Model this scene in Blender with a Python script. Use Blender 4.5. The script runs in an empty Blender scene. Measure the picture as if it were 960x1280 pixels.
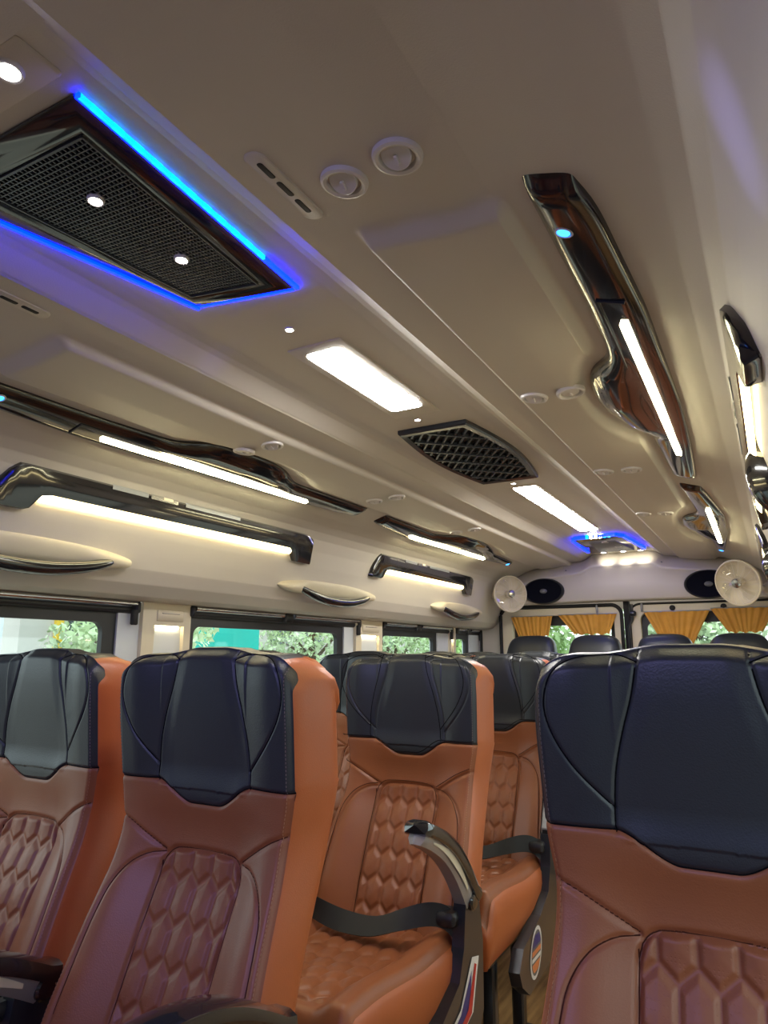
import bpy, math, random
import numpy as np
from mathutils import Matrix, Vector
random.seed(7)
C = bpy.context.scene
COL = C.collection
CZ = 1.10            # eye height above the van floor
XC = -0.745          # centre line of the van
# ------------------------------------------------------------------ camera, sky, light, exposure
cam_d = bpy.data.cameras.new('camera'); cam = bpy.data.objects.new('camera', cam_d); COL.objects.link(cam)
cam_d.sensor_fit = 'VERTICAL'; cam_d.sensor_height = 36; cam_d.lens = 860/1280*36; cam_d.clip_start = .02
pitch, yaw = math.radians(11.694), math.radians(29.159)
cam.matrix_world = Matrix.Translation((0, 0, CZ)) @ Matrix.Rotation(yaw, 4, 'Z') @ Matrix.Rotation(math.pi/2+pitch, 4, 'X')
C.camera = cam
w = bpy.data.worlds.new('world'); C.world = w; w.use_nodes = True
bg = w.node_tree.nodes['Background']; bg.inputs[0].default_value = (.90, .95, 1.0, 1); bg.inputs[1].default_value = 1.2
C.view_settings.view_transform = 'Standard'; C.view_settings.look = 'None'
C.view_settings.exposure = 1.27; C.view_settings.gamma = 1; C.view_settings.use_curve_mapping = False
L_PANEL, L_STRIP, L_BAR, L_DOWN, L_BLUE = 19.5, 14.0, 5.6, 22.0, 12.0
def lamp(name, kind, loc, power, color, target=None, size=.03, spot=60, blend=.5, size_y=None):
    d = bpy.data.lights.new(name, kind); d.energy = power; d.color = color
    o = bpy.data.objects.new(name, d); COL.objects.link(o); o.location = loc
    if kind == 'SPOT': d.spot_size = math.radians(spot); d.spot_blend = blend; d.shadow_soft_size = size
    if kind == 'AREA':
        d.size = size
        if size_y: d.shape = 'RECTANGLE'; d.size_y = size_y
    if target: o.rotation_euler = (Vector(target)-Vector(loc)).to_track_quat('-Z', 'Y').to_euler()
    return o
# ------------------------------------------------------------------ materials
MATS = {}
def mat(name, col, rough=.5, metal=0, coat=0, emit=None, es=0, bump=0, bscale=200, var=0, vscale=6, spec=.5, sheen=0):
    m = bpy.data.materials.new(name); m.use_nodes = True; nt = m.node_tree; b = nt.nodes['Principled BSDF']
    b.inputs['Base Color'].default_value = (*col, 1); b.inputs['Roughness'].default_value = rough
    b.inputs['Metallic'].default_value = metal; b.inputs['Coat Weight'].default_value = coat
    b.inputs['Coat Roughness'].default_value = .05; b.inputs['Specular IOR Level'].default_value = spec
    if emit: b.inputs['Emission Color'].default_value = (*emit, 1); b.inputs['Emission Strength'].default_value = es
    tc = nt.nodes.new('ShaderNodeTexCoord')
    if bump:
        n = nt.nodes.new('ShaderNodeTexNoise'); n.inputs['Scale'].default_value = bscale; n.inputs['Detail'].default_value = 3
        bp = nt.nodes.new('ShaderNodeBump'); bp.inputs['Strength'].default_value = bump; bp.inputs['Distance'].default_value = .001
        nt.links.new(tc.outputs['Object'], n.inputs['Vector']); nt.links.new(n.outputs['Fac'], bp.inputs['Height'])
        nt.links.new(bp.outputs['Normal'], b.inputs['Normal'])
    if var:
        n = nt.nodes.new('ShaderNodeTexNoise'); n.inputs['Scale'].default_value = vscale; n.inputs['Detail'].default_value = 4
        r = nt.nodes.new('ShaderNodeValToRGB')
        r.color_ramp.elements[0].color = tuple(c*(1-var) for c in col)+(1,); r.color_ramp.elements[1].color = tuple(min(1, c*(1+var)) for c in col)+(1,)
        r.color_ramp.elements[0].position = .3; r.color_ramp.elements[1].position = .7
        nt.links.new(tc.outputs['Object'], n.inputs['Vector']); nt.links.new(n.outputs['Fac'], r.inputs[0]); nt.links.new(r.outputs[0], b.inputs['Base Color'])
    MATS[name] = m; return m
mat('lining', (.60, .555, .495), .55, bump=.25, bscale=500, var=.02, vscale=3)
mat('cream', (.68, .61, .46), .45, var=.02)
mat('white_plastic', (.70, .67, .66), .35)
mat('reveal', (.62, .66, .70), .5)
mat('gloss_black', (.012, .012, .015), .12, coat=.8, spec=.6)
mat('black', (.016, .017, .02), .45, bump=.15, bscale=300)
mat('black_metal', (.03, .035, .045), .28, metal=.3, coat=.3)
mat('rubber', (.012, .012, .013), .7)
mat('steel', (.62, .63, .64), .22, metal=1)
mat('silver', (.42, .44, .47), .3, metal=.6)
mat('grey', (.16, .165, .18), .5)
mat('dark_leather', (.020, .025, .034), .36, bump=.35, bscale=420, spec=.55, var=.08)
mat('tan_leather', (.275, .088, .034), .42, bump=.3, bscale=420, var=.05)
mat('side_leather', (.46, .124, .038), .40, bump=.3, bscale=420, var=.04)
mat('thread', (.42, .22, .13), .7)
mat('dark_thread', (.16, .13, .15), .7)
mat('seam_dark', (.003, .003, .004), .8, spec=.1); mat('seam_brown', (.06, .018, .010), .8, spec=.1)
mat('webbing', (.012, .012, .014), .6, bump=.5, bscale=900)
mat('led_white', (.9, .9, .85), .4, emit=(1, .92, .56), es=L_STRIP)
mat('led_bar', (.9, .9, .8), .4, emit=(1, .80, .38), es=L_BAR)
mat('recess_glow', (.9, .9, .8), .4, emit=(1, .85, .5), es=14)  # emission for the added glow inside the pillar recesses
mat('led_panel', (.9, .9, .9), .4, emit=(1, .965, .90), es=L_PANEL)
mat('led_down', (.9, .9, .9), .4, emit=(1, .97, .93), es=L_DOWN)
mat('led_blue', (.01, .02, .3), .3, emit=(.0, .004, 1), es=L_BLUE)
mat('led_blue_rear', (.01, .02, .3), .3, emit=(.0, .01, 1), es=4.5)
mat('led_cyan', (.01, .2, .6), .3, emit=(.0, .40, 1), es=1.5)
mat('led_cyan_soft', (.01, .2, .6), .3, emit=(.0, .24, 1), es=1.5)
mat('led_dot', (.01, .2, .6), .3, emit=(.02, .22, 1), es=3)
mat('curtain', (.66, .33, .05), .8, bump=.4, bscale=300, var=.1, vscale=12)
mat('speaker_cloth', (.004, .0045, .011), .85, bump=.6, bscale=700, spec=.15)
mat('red', (.55, .03, .03), .4); mat('navy', (.03, .03, .22), .4); mat('sticker_white', (.8, .8, .82), .4); mat('orange_print', (.75, .25, .08), .4)
mat('bark', (.12, .085, .06), .9, var=.3); mat('leaf', (.34, .50, .20), .6, var=.5, vscale=1.5); mat('leaf_pale', (.52, .64, .40), .6, var=.4, vscale=1.5)
mat('earth', (.30, .27, .22), .9, var=.2, vscale=.5); mat('teal_net', (.02, .42, .36), .8, var=.15, vscale=1)
mat('pale_wall', (.62, .70, .76), .6, var=.03, vscale=1); mat('banner', (.7, .16, .18), .7, var=.2, vscale=4); mat('yellow', (.75, .50, .04), .6)
mat('building', (.52, .5, .47), .8, var=.1, vscale=.6); mat('pane_dark', (.06, .08, .1), .2)
def wood():
    m = mat('floor_wood', (.34, .19, .08), .35); nt = m.node_tree; b = nt.nodes['Principled BSDF']
    tc = nt.nodes.new('ShaderNodeTexCoord'); mp = nt.nodes.new('ShaderNodeMapping'); mp.inputs['Scale'].default_value = (14, 1.6, 1)
    n = nt.nodes.new('ShaderNodeTexNoise'); n.inputs['Scale'].default_value = 3; n.inputs['Detail'].default_value = 6
    r = nt.nodes.new('ShaderNodeValToRGB'); r.color_ramp.elements[0].color = (.20, .10, .035, 1); r.color_ramp.elements[1].color = (.50, .30, .13, 1)
    r.color_ramp.elements[0].position = .35; r.color_ramp.elements[1].position = .65
    nt.links.new(tc.outputs['Object'], mp.inputs[0]); nt.links.new(mp.outputs[0], n.inputs['Vector']); nt.links.new(n.outputs['Fac'], r.inputs[0]); nt.links.new(r.outputs[0], b.inputs['Base Color'])
wood()
def perf():     # quilted leather with a fine perforation relief
    m = mat('quilt_leather', (.262, .082, .032), .45); nt = m.node_tree; b = nt.nodes['Principled BSDF']
    tc = nt.nodes.new('ShaderNodeTexCoord'); v = nt.nodes.new('ShaderNodeTexVoronoi'); v.inputs['Scale'].default_value = 210; v.inputs['Randomness'].default_value = .1
    mr = nt.nodes.new('ShaderNodeMapRange'); mr.inputs[1].default_value = .12; mr.inputs[2].default_value = .3
    bp = nt.nodes.new('ShaderNodeBump'); bp.inputs['Strength'].default_value = .25; bp.inputs['Distance'].default_value = .0008
    nt.links.new(tc.outputs['Object'], v.inputs['Vector']); nt.links.new(v.outputs['Distance'], mr.inputs[0]); nt.links.new(mr.outputs[0], bp.inputs['Height']); nt.links.new(bp.outputs[0], b.inputs['Normal'])
perf()
def glass(name, tint, gl):
    m = bpy.data.materials.new(name); m.use_nodes = True; nt = m.node_tree; nt.nodes.clear()
    o = nt.nodes.new('ShaderNodeOutputMaterial'); t = nt.nodes.new('ShaderNodeBsdfTransparent'); g = nt.nodes.new('ShaderNodeBsdfGlossy'); x = nt.nodes.new('ShaderNodeMixShader')
    t.inputs[0].default_value = (*tint, 1); g.inputs['Roughness'].default_value = .03; x.inputs[0].default_value = gl
    nt.links.new(t.outputs[0], x.inputs[1]); nt.links.new(g.outputs[0], x.inputs[2]); nt.links.new(x.outputs[0], o.inputs[0]); MATS[name] = m
glass('glass', (.82, .95, .90), .07)
glass('dimming_glass', (.14, .15, .20), .07)  # dark tint put in to dim daylight through the unseen front windows
glass('clear_plastic', (.93, .93, .90), .10)
# ------------------------------------------------------------------ mesh helpers
class MB:
    def __init__(s): s.v = []; s.f = []
    def add(s, vs, fs):
        n = len(s.v); s.v.extend([tuple(map(float, p)) for p in vs]); s.f.extend([tuple(i+n for i in f) for f in fs]); return s
    def box(s, c, d, M=None):
        x, y, z = c; a, b, e = d[0]/2, d[1]/2, d[2]/2
        vs = [(x+i*a, y+j*b, z+k*e) for i in (-1, 1) for j in (-1, 1) for k in (-1, 1)]
        if M is not None: vs = [tuple(M @ Vector(p)) for p in vs]
        return s.add(vs, [(0, 1, 3, 2), (4, 6, 7, 5), (0, 4, 5, 1), (2, 3, 7, 6), (0, 2, 6, 4), (1, 5, 7, 3)])
    def rbox(s, c, d, r=.004, M=None):       # box with chamfered edges
        x, y, z = c; a, b, e = d[0]/2, d[1]/2, d[2]/2; r = min(r, a*.9, b*.9, e*.9)
        def ring(zz, q):
            return [(x+sx*(a-q)+0, y+sy*(b-q), zz) for sx, sy in ()]
        def oct_(zz, q):
            A, B = a-q, b-q; return [(x-A+r, y-B, zz), (x+A-r, y-B, zz), (x+A, y-B+r, zz), (x+A, y+B-r, zz), (x+A-r, y+B, zz), (x-A+r, y+B, zz), (x-A, y+B-r, zz), (x-A, y-B+r, zz)]
        vs = oct_(z-e, r*.7)+oct_(z-e+r, 0)+oct_(z+e-r, 0)+oct_(z+e, r*.7)
        if M is not None: vs = [tuple(M @ Vector(p)) for p in vs]
        fs = [(i+k*8, (i+1) % 8+k*8, (i+1) % 8+(k+1)*8, i+(k+1)*8) for k in range(3) for i in range(8)]
        fs += [tuple(range(7, -1, -1)), tuple(range(24, 32))]
        return s.add(vs, fs)
    def tube(s, pts, r, n=10, flat=1.0, caps=True):
        pts = [Vector(p) for p in pts]; rs = r if isinstance(r, (list, tuple)) else [r]*len(pts); base = []
        up = Vector((0, 0, 1))
        for i, p in enumerate(pts):
            t = (pts[min(i+1, len(pts)-1)]-pts[max(i-1, 0)]).normalized()
            u = up if abs(t.dot(up)) < .95 else Vector((1, 0, 0))
            a = t.cross(u).normalized(); b = a.cross(t).normalized()
            base += [p+a*math.cos(2*math.pi*k/n)*rs[i]+b*math.sin(2*math.pi*k/n)*rs[i]*flat for k in range(n)]
        m = len(pts)
        fs = [(i*n+k, i*n+(k+1) % n, (i+1)*n+(k+1) % n, (i+1)*n+k) for i in range(m-1) for k in range(n)]
        if caps: fs += [tuple(range(n-1, -1, -1)), tuple((m-1)*n+k for k in range(n))]
        return s.add(base, fs)
    def lathe(s, prof, M, n=32, cap=True):             # prof: (radius, height); M places it
        vs = []; 
        for r, h in prof: vs += [tuple(M @ Vector((r*math.cos(2*math.pi*k/n), r*math.sin(2*math.pi*k/n), h))) for k in range(n)]
        fs = [(i*n+k, i*n+(k+1) % n, (i+1)*n+(k+1) % n, (i+1)*n+k) for i in range(len(prof)-1) for k in range(n)]
        if cap and prof[-1][0] > 1e-6: fs.append(tuple((len(prof)-1)*n+k for k in range(n)))
        return s.add(vs, fs)
    def grid(s, G, keep=None):               # G[i][j] points
        G = np.asarray(G, float); ni, nj = G.shape[:2]
        fs = [(i*nj+j, i*nj+j+1, (i+1)*nj+j+1, (i+1)*nj+j) for i in range(ni-1) for j in range(nj-1) if keep is None or keep[i, j]]
        return s.add(G.reshape(-1, 3), fs)
    def build(s, name, m, parent=None, smooth=True, sharp=True):
        me = bpy.data.meshes.new(name); L = Vector((0, 0, 0))
        p = parent
        while p is not None: L += p.location; p = p.parent
        vs = s.v if L.length == 0 else [(x-L.x, y-L.y, z-L.z) for x, y, z in s.v]
        me.from_pydata(vs, [], s.f); me.materials.append(MATS[m])
        if smooth:
            me.polygons.foreach_set('use_smooth', [True]*len(me.polygons))
            if sharp: me.set_sharp_from_angle(angle=math.radians(38))
        me.update(); o = bpy.data.objects.new(name, me); COL.objects.link(o); o.parent = parent
        return o
def tag(o, label=None, cat=None, group=None, kind=None):
    if label: o['label'] = label
    if cat: o['category'] = cat
    if group: o['group'] = group
    if kind: o['kind'] = kind
    return o
def empty(name, loc, label=None, cat=None, group=None):
    o = bpy.data.objects.new(name, None); COL.objects.link(o); o.location = loc; o.empty_display_size = .05
    return tag(o, label, cat, group)
def struct(o): o['kind'] = 'structure'; return o
def ss(x, a, b):
    t = np.clip((x-a)/(b-a), 0, 1); return t*t*(3-2*t)
# ------------------------------------------------------------------ the lining's cross section (a = distance from the centre line, height over the eye)
PA = [(0, .600), (.15, .600), (.175, .598), (.19, .593), (.225, .570), (.236, .5665), (.2395, .5705), (.228, .5655), (.262, .562), (.30, .558), (.35, .553), (.42, .545), (.50, .541), (.54, .531), (.60, .512), (.65, .492), (.69, .472), (.718, .453),
      (.738, .427), (.752, .385), (.766, .325), (.781, .275), (.794, .235), (.816, .195), (.852, .165), (.90, .157), (.925, .156)]
PA = np.array(PA)
SL = np.concatenate([[0], np.cumsum(np.hypot(*np.diff(PA, axis=0).T))])
def bya(a): return np.interp(a, PA[:, 0], PA[:, 1])
def byz(Z): return np.interp(-Z, -PA[15:, 1], PA[15:, 0])
def extra(a, Y):                              # raised side panels with rounded ends
    e = ss(a, .305, .320)*(1-ss(a, .500, .518))*ss(Y, .70, .735)
    for yc, ry in ((1.47, .30), (3.12, .46)):
        d = np.sqrt(((a-.545)/.108)**2+((Y-yc)/ry)**2); e = e*ss(d, .92, 1.08)
    return e*.017
def CP(a, Y, h=0, raised=False):              # point on the lining, h metres into the room
    sg = 1 if a >= 0 else -1; A = abs(a); Z = bya(A); e = .004
    dz = (bya(A+e)-bya(max(A-e, 0)))/(2*e); n = Vector((dz*sg, 0, -1)).normalized()
    if raised: h += float(extra(A, Y))
    return Vector((XC+a, Y, CZ+Z))+n*h
def WP(sg, Y, Z, h=0):                        # point on the upper wall by height
    e = .01; A = byz(Z); da = (byz(Z+e)-byz(Z-e))/(2*e); n = Vector((-sg, 0, da*1.0)).normalized()
    return Vector((XC+sg*A, Y, CZ+Z))+n*h
# ------------------------------------------------------------------ ceiling and upper walls
Ys = np.concatenate([np.arange(-1.7, .66, .12), np.arange(.68, .76, .008), np.arange(.78, 4.36, .03)])
def shell(s0, s1, n, sg):
    sv = np.unique(np.concatenate([np.linspace(s0, s1, n), [x for x in SL if s0 <= x <= s1]]))
    a = np.interp(sv, SL, PA[:, 0]); z = np.interp(sv, SL, PA[:, 1])
    da = np.gradient(a, sv); dz = np.gradient(z, sv)
    A, Y = np.meshgrid(a, Ys); E = extra(A, Y)
    X = XC+sg*(A+dz*E); Zz = CZ+z[None, :]-da[None, :]*E
    return np.stack([X, Y, Zz], -1)
sw = np.interp(.655, PA[:, 0], SL)
mb = MB(); R_ = shell(0, sw, 150, 1); L_ = shell(0, sw, 150, -1)[:, ::-1]
mb.grid(np.concatenate([L_[:, :-1], R_], 1)); struct(mb.build('ceiling', 'lining', sharp=False))
struct(MB().grid(shell(sw, SL[-1], 80, -1)).build('wall_left', 'lining', sharp=False))
struct(MB().grid(shell(sw, SL[-1], 80, 1)).build('wall_right', 'lining', sharp=False))
# centre tray lip and cover plate over the cab
mb = MB(); mb.grid([[(XC+x, y, CZ+z) for x, z in ((-.25, .58), (-.2, .590), (0, .592), (.17, .592), (.24, .575), (.42, .549), (.60, .512), (.68, .475))] for y in (-1.7, .300, .312, .316)])
mb.grid([[(XC+x, .316, CZ+z) for x, z in ((-.25, .58), (-.2, .590), (0, .592), (.17, .592), (.24, .575), (.42, .549), (.60, .512), (.68, .475))], [(XC+x, .318, CZ+z+.01) for x, z in ((-.25, .58), (-.2, .590), (0, .592), (.17, .592), (.24, .575), (.42, .549), (.60, .512), (.68, .475))]])
struct(mb.build('trim_1', 'lining'))
def flat_plate(name, out, h0, h1, m, parent, inset=.003, sg=1, f=None):
    f = f or (lambda a, y, h: CP(a, y, h)); n = len(out); c = (sum(p[0] for p in out)/n, sum(p[1] for p in out)/n)
    ins = []
    for a, y in out:
        d = Vector((c[0]-a, c[1]-y)); L = d.length; ins.append((a+d.x/L*inset, y+d.y/L*inset))
    vs = [f(sg*a, y, h0) for a, y in out]+[f(sg*a, y, h1-inset*.6) for a, y in out]+[f(sg*a, y, h1) for a, y in ins]
    fs = [(k*n+i, k*n+(i+1) % n, (k+1)*n+(i+1) % n, (k+1)*n+i) for k in (0, 1) for i in range(n)]+[tuple(range(2*n, 3*n))]
    return MB().add(vs, fs).build(name, m, parent)
def rrect(a0, a1, y0, y1, r, n=5):
    o = []
    for cx, cy, t0 in ((a1-r, y1-r, 0), (a0+r, y1-r, 90), (a0+r, y0+r, 180), (a1-r, y0+r, 270)):
        for k in range(n+1):
            t = math.radians(t0+90*k/n); o.append((cx+r*math.cos(t), cy+r*math.sin(t)))
    return o
flat_plate('trim_2', rrect(-.155, .150, .319, .374, .006), -.002, .0028, 'lining', None)['kind'] = 'structure'
# ------------------------------------------------------------------ ceiling light panels
def disc_M(a, Y, h=0):
    p = CP(a, Y, h, True); q = CP(a+.01, Y, h, True)-CP(a-.01, Y, h, True); n = q.normalized().cross(Vector((0, 1, 0))); 
    if n.z > 0: n = -n
    x = q.normalized(); y = n.cross(x)
    M = Matrix((x, y, n)).transposed().to_4x4(); M.translation = p; return M
def downlight(a, Y, r, label, group, h=0, power=1):
    t = empty('downlight', CP(a, Y, h), label, 'light', group); M = disc_M(a, Y, h)
    MB().lathe([(r*1.35, -.004), (r*1.35, .001), (r*1.25, .0035), (r*1.02, .003), (r, .0005), (r, -.003)], M, 28).build('trim_ring', 'white_plastic', t)
    MB().lathe([(r, -.001), (r*.9, .0012), (r*.5, .002), (0.0001, .002)], M, 28).build('lens', 'led_down', t)
    return t
downlight(.107, .341, .0115, 'largest round white downlight, at the top left corner of the photo', 'ceiling downlights', .004)
downlight(.012, .524, .0085, 'round downlight in the middle of the black mesh panel, nearer the camera', 'ceiling downlights', .006)
downlight(.009, .682, .0085, 'round downlight in the black mesh panel, at its far end', 'ceiling downlights', .006)
downlight(.006, .960, .007, 'small downlight between black mesh panel and first long light', 'ceiling downlights')
downlight(-.010, 1.533, .007, 'small downlight between first long light and black air grille', 'ceiling downlights')
downlight(-.015, 2.313, .008, 'small downlight between black air grille and second long light', 'ceiling downlights')
downlight(.016, 3.44, .011, 'small downlight just before the rear blue lit panel', 'ceiling downlights')
t = empty('ceiling_light', CP(0, 1.25), 'long white rectangular ceiling light in a thin square frame, nearer the camera', 'light', 'long ceiling lights')
flat_plate('frame', rrect(-.058, .070, 1.035, 1.50, .004), -.002, .0025, 'lining', t)
flat_plate('diffuser', rrect(-.036, .050, 1.065, 1.445, .014), 0, .0045, 'led_panel', t)
t = empty('ceiling_light', CP(0, 2.85), 'long white ceiling light of three segments, behind the air grille', 'light', 'long ceiling lights')
flat_plate('frame', rrect(-.050, .054, 2.36, 3.415, .004), -.002, .0025, 'lining', t)
for k in range(3): flat_plate('diffuser', rrect(-.040, .044, 2.375+.345*k, 2.375+.345*k+.337, .008), 0, .0045, 'led_panel', t)
# black panel with mesh and blue edge light
t = empty('lit_ceiling_panel', CP(0, .61), 'glossy black panel with fine mesh centre and blue light strips along its edges', 'ceiling panel')
OUT = [(-.165, .392), (.136, .396), (.104, .838), (-.078, .806)]
vs = []; n4 = 4
def q_in(q, d): 
    c = Vector((sum(p[0] for p in q)/4, sum(p[1] for p in q)/4)); return [(p[0]+(c.x-p[0])*d, p[1]+(c.y-p[1])*d) for p in q]
MI = [(-.100, .438), (.093, .442), (.062, .794), (-.060, .772)]
def mid(f): return [(OUT[i][0]*(1-f)+MI[i][0]*f, OUT[i][1]*(1-f)+MI[i][1]*f) for i in range(4)]
rings = [(OUT, -.002), (OUT, .0025), (mid(.08), .0055), (mid(.62), .0075), (mid(.85), .0055), (MI, .0025)]
vs = [CP(a, y, h) for R, h in rings for a, y in R]
fs = [(k*4+i, k*4+(i+1) % 4, (k+1)*4+(i+1) % 4, (k+1)*4+i) for k in range(5) for i in range(4)]+[(20, 21, 22, 23)]
MB().add(vs, fs).build('frame', 'gloss_black', t)
mb = MB()
def mlerp(u, v):
    p = [MI[0][k]*(1-u)+MI[1][k]*u for k in (0, 1)]; q = [MI[3][k]*(1-u)+MI[2][k]*u for k in (0, 1)]
    return (p[0]*(1-v)+q[0]*v, p[1]*(1-v)+q[1]*v)
def bar2(mb, p, q, wd, h0, h1, f=CP):
    d = Vector((q[0]-p[0], q[1]-p[1])).normalized(); nx, ny = -d.y*wd/2, d.x*wd/2
    v = [f(p[0]+nx, p[1]+ny, h0), f(p[0]-nx, p[1]-ny, h0), f(q[0]-nx, q[1]-ny, h0), f(q[0]+nx, q[1]+ny, h0), f(p[0]+nx, p[1]+ny, h1), f(p[0]-nx, p[1]-ny, h1), f(q[0]-nx, q[1]-ny, h1), f(q[0]+nx, q[1]+ny, h1)]
    mb.add(v, [(4, 5, 6, 7), (0, 1, 5, 4), (1, 2, 6, 5), (2, 3, 7, 6), (3, 0, 4, 7)])
for k in range(27): bar2(mb, mlerp(k/26, 0), mlerp(k/26, 1), .0016, .0025, .0050)
for k in range(47): bar2(mb, mlerp(0, k/46), mlerp(1, k/46), .0016, .0025, .0055)
mat('mesh_metal', (.14, .15, .17), .3, metal=.8)
mb.build('mesh_grid', 'mesh_metal', t)['kind'] = 'stuff'
mb = MB(); q = q_in(MI, -.015)
for i in range(4): bar2(mb, q[i], q[(i+1) % 4], .0025, .003, .0075)
mb.build('mesh_border', 'mesh_metal', t)
def strip(name, p, q, wd, h0, h1, m, parent): mb = MB(); bar2(mb, p, q, wd, h0, h1); return mb.build(name, m, parent)
strip('blue_light_strip', (.141, .397), (.111, .842), .0065, .001, .0065, 'led_blue', t)
strip('blue_light_strip', (-.170, .392), (-.083, .815), .006, .001, .006, 'led_blue', t)
strip('blue_light_strip', (.100, .846), (-.078, .813), .004, .000, .003, 'led_blue', t)
for k in range(22):
    f = k/21*.74+.005; f2 = f+.0345; P0 = (.1425-.03*f, .397+.445*f); P1 = (.1425-.03*f2, .397+.445*f2); strip('light_chip', P0, P1, .0040, .001, .0072, 'led_cyan' if k % 2 else 'led_cyan_soft', t)
# rear lit panel
t = empty('lit_ceiling_panel', CP(0, 3.8), 'small black panel outlined in blue light at the rear end of the ceiling', 'ceiling panel')
flat_plate('frame', [(-.125, 3.62), (-.10, 3.58), (.095, 3.56), (.118, 3.60), (.15, 4.13), (-.15, 4.13)], -.002, .016, 'gloss_black', t)
flat_plate('mesh_plate', [(-.07, 3.72), (.07, 3.70), (.10, 4.08), (-.09, 4.08)], .014, .020, 'grey', t)
for p, q in (((-.135, 3.62), (-.105, 3.565)), ((-.105, 3.565), (.10, 3.545)), ((.10, 3.545), (.126, 3.60)), ((.126, 3.60), (.156, 4.08)), ((-.135, 3.62), (-.158, 4.08))):
    strip('blue_light_strip', p, q, .012, .001, .017, 'led_blue_rear', t)
for k in range(6): strip('light_chip', (-.05+.022*k, 3.553), (-.038+.022*k, 3.552), .008, .001, .020, 'led_panel' if k in (1, 2, 3) else 'led_cyan', t)
for i, (a, Y) in enumerate(((.012, 3.72), (.045, 3.90), (-.075, 4.10), (.035, 4.10), (.13, 4.10))):
    downlight(a, Y, .014, 'tiny white spot in the rear blue lit panel, %s' % ['nearest of the five', 'second of the five', 'back left one', 'back middle one', 'back right one'][i], 'rear panel spots', .017)
# air grille of slanted black slats
t = empty('air_grille', CP(0, 1.9), 'black return air grille with woven slanted slats in a bowed black frame', 'air grille')
def gy(u): return 1.592+u*.64
def ga(u): return .100+.032*math.sin(math.pi*u)
no = 14; outl = [(ga(k/no), gy(k/no)) for k in range(no+1)]+[(-ga(k/no), gy(k/no)) for k in range(no, -1, -1)]
inl = [((ga(k/no)-.020), 1.622+k/no*.585) for k in range(no+1)]+[(-(ga(k/no)-.014), 1.622+k/no*.585) for k in range(no, -1, -1)]
n = len(outl); vs = [CP(a, y, -.002) for a, y in outl]+[CP(a, y, .010) for a, y in outl]+[CP(a*.97, 1.912+(y-1.912)*.985, .014) for a, y in outl]+[CP(a, y, .011) for a, y in inl]+[CP(a, y, .001) for a, y in inl]
fs = [(k*n+i, k*n+(i+1) % n, (k+1)*n+(i+1) % n, (k+1)*n+i) for k in range(4) for i in range(n)]
MB().add(vs, fs).build('frame', 'black_metal', t)
flat_plate('backing', [(a*.99, y) for a, y in inl], -.002, .001, 'rubber', t, .001)
def inside(a, y):
    u = (y-1.622)/.585; return 0 < u < 1 and abs(a) < ga(u)-.016
def clipseg(p, q, n=40):
    pts = [(p[0]+(q[0]-p[0])*k/n, p[1]+(q[1]-p[1])*k/n) for k in range(n+1)]; ins = [z for z in pts if inside(*z)]
    return (ins[0], ins[-1]) if len(ins) > 2 else None
mat('slat', (.07, .08, .095), .3, metal=.3)
SLR = .17/.18
def clip_out(p, q):
    z = clipseg(p, q, 60); return z
for k in range(-2, 8):            # long diagonal ribs with staggered short bars between them
    y0 = 1.60+.112*k; z = clip_out((-.16, y0-.16*SLR+.05), (.16, y0+.16*SLR+.05))
    if z: strip('slat', z[0], z[1], .0070, .001, .0125, 'slat', t)
    for q in range(-9, 10):
        a0 = .0175*q+(.008 if k % 2 else 0); p0 = (a0, y0+.05+a0*SLR); p1 = (a0-.047, p0[1]+.068); z = clipseg(p0, p1, 24)
        if z and math.hypot(z[0][0]-z[1][0], z[0][1]-z[1][1]) > .012: strip('slat', z[0], z[1], .0058, .001, .0095, 'slat', t)
# round air outlets
def vent(a, Y, label, r=.029, closed=False, tilt=1):
    t = empty('air_vent', CP(a, Y, 0, True), label, 'air vent', 'round ceiling air vents'); M = disc_M(a, Y, .0015)
    MB().lathe([(r, -.004), (r, .001), (r*.97, .0038), (r*.86, .005), (r*.74, .0035), (r*.70, .0005), (r*.69, -.006)], M, 36).build('rim', 'white_plastic', t)
    MB().lathe([(r*.70, -.004), (r*.55, -.010), (0.0001, -.012)], M, 24).build('bowl', 'grey' if not closed else 'white_plastic', t)
    F = M@Matrix.Translation((0, r*.10, .001))@Matrix.Rotation(math.radians(-24 if not closed else 0), 4, 'X')
    MB().lathe([(r*.60, -.003), (r*.60, .0006), (r*.57, .0014), (r*.3, .0019), (0.0001, .0021)], F, 30).build('flap', 'white_plastic', t)
    MB().rbox((0, -r*.12, .004), (r*.16, r*.4, .004), .001, F).build('tab', 'white_plastic', t)
for sg, side in ((1, 'right'), (-1, 'left')):
    for i, Y in enumerate((.604, 1.36, 2.05, 2.77)):
        if sg < 0 and i == 0: continue
        pos = ['nearest pair, ahead of the raised panel', 'second pair, beside the lamp bulge', 'third pair', 'rearmost pair'][i]
        vent(sg*.352, Y+.004, 'white round vent with tilted flap, ceiling %s, %s, inner' % (side, pos), closed=False)
        vent(sg*.432, Y-.012, 'white round vent, ceiling %s, %s, outer' % (side, pos), closed=(i == 1))
# slotted outlets
for sg, lab in ((1, 'narrow oblong slot vent with three dark slots on the right of the ceiling'), (-1, 'narrow oblong slot vent cut off at the left photo edge')):
    t = empty('slot_vent', CP(sg*.276, .59), lab, 'air vent')
    flat_plate('plate', rrect(.262, .291, .523, .662, .013), -.002, .0022, 'lining', t, sg=sg)
    for k in range(3): flat_plate('slot', rrect(.2725, .2805, .540+.037*k, .570+.037*k, .0035), .001, .0028, 'rubber', t, .0008, sg=sg)
    mb = MB(); o = rrect(.262, .291, .523, .662, .013); n = len(o)
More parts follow.
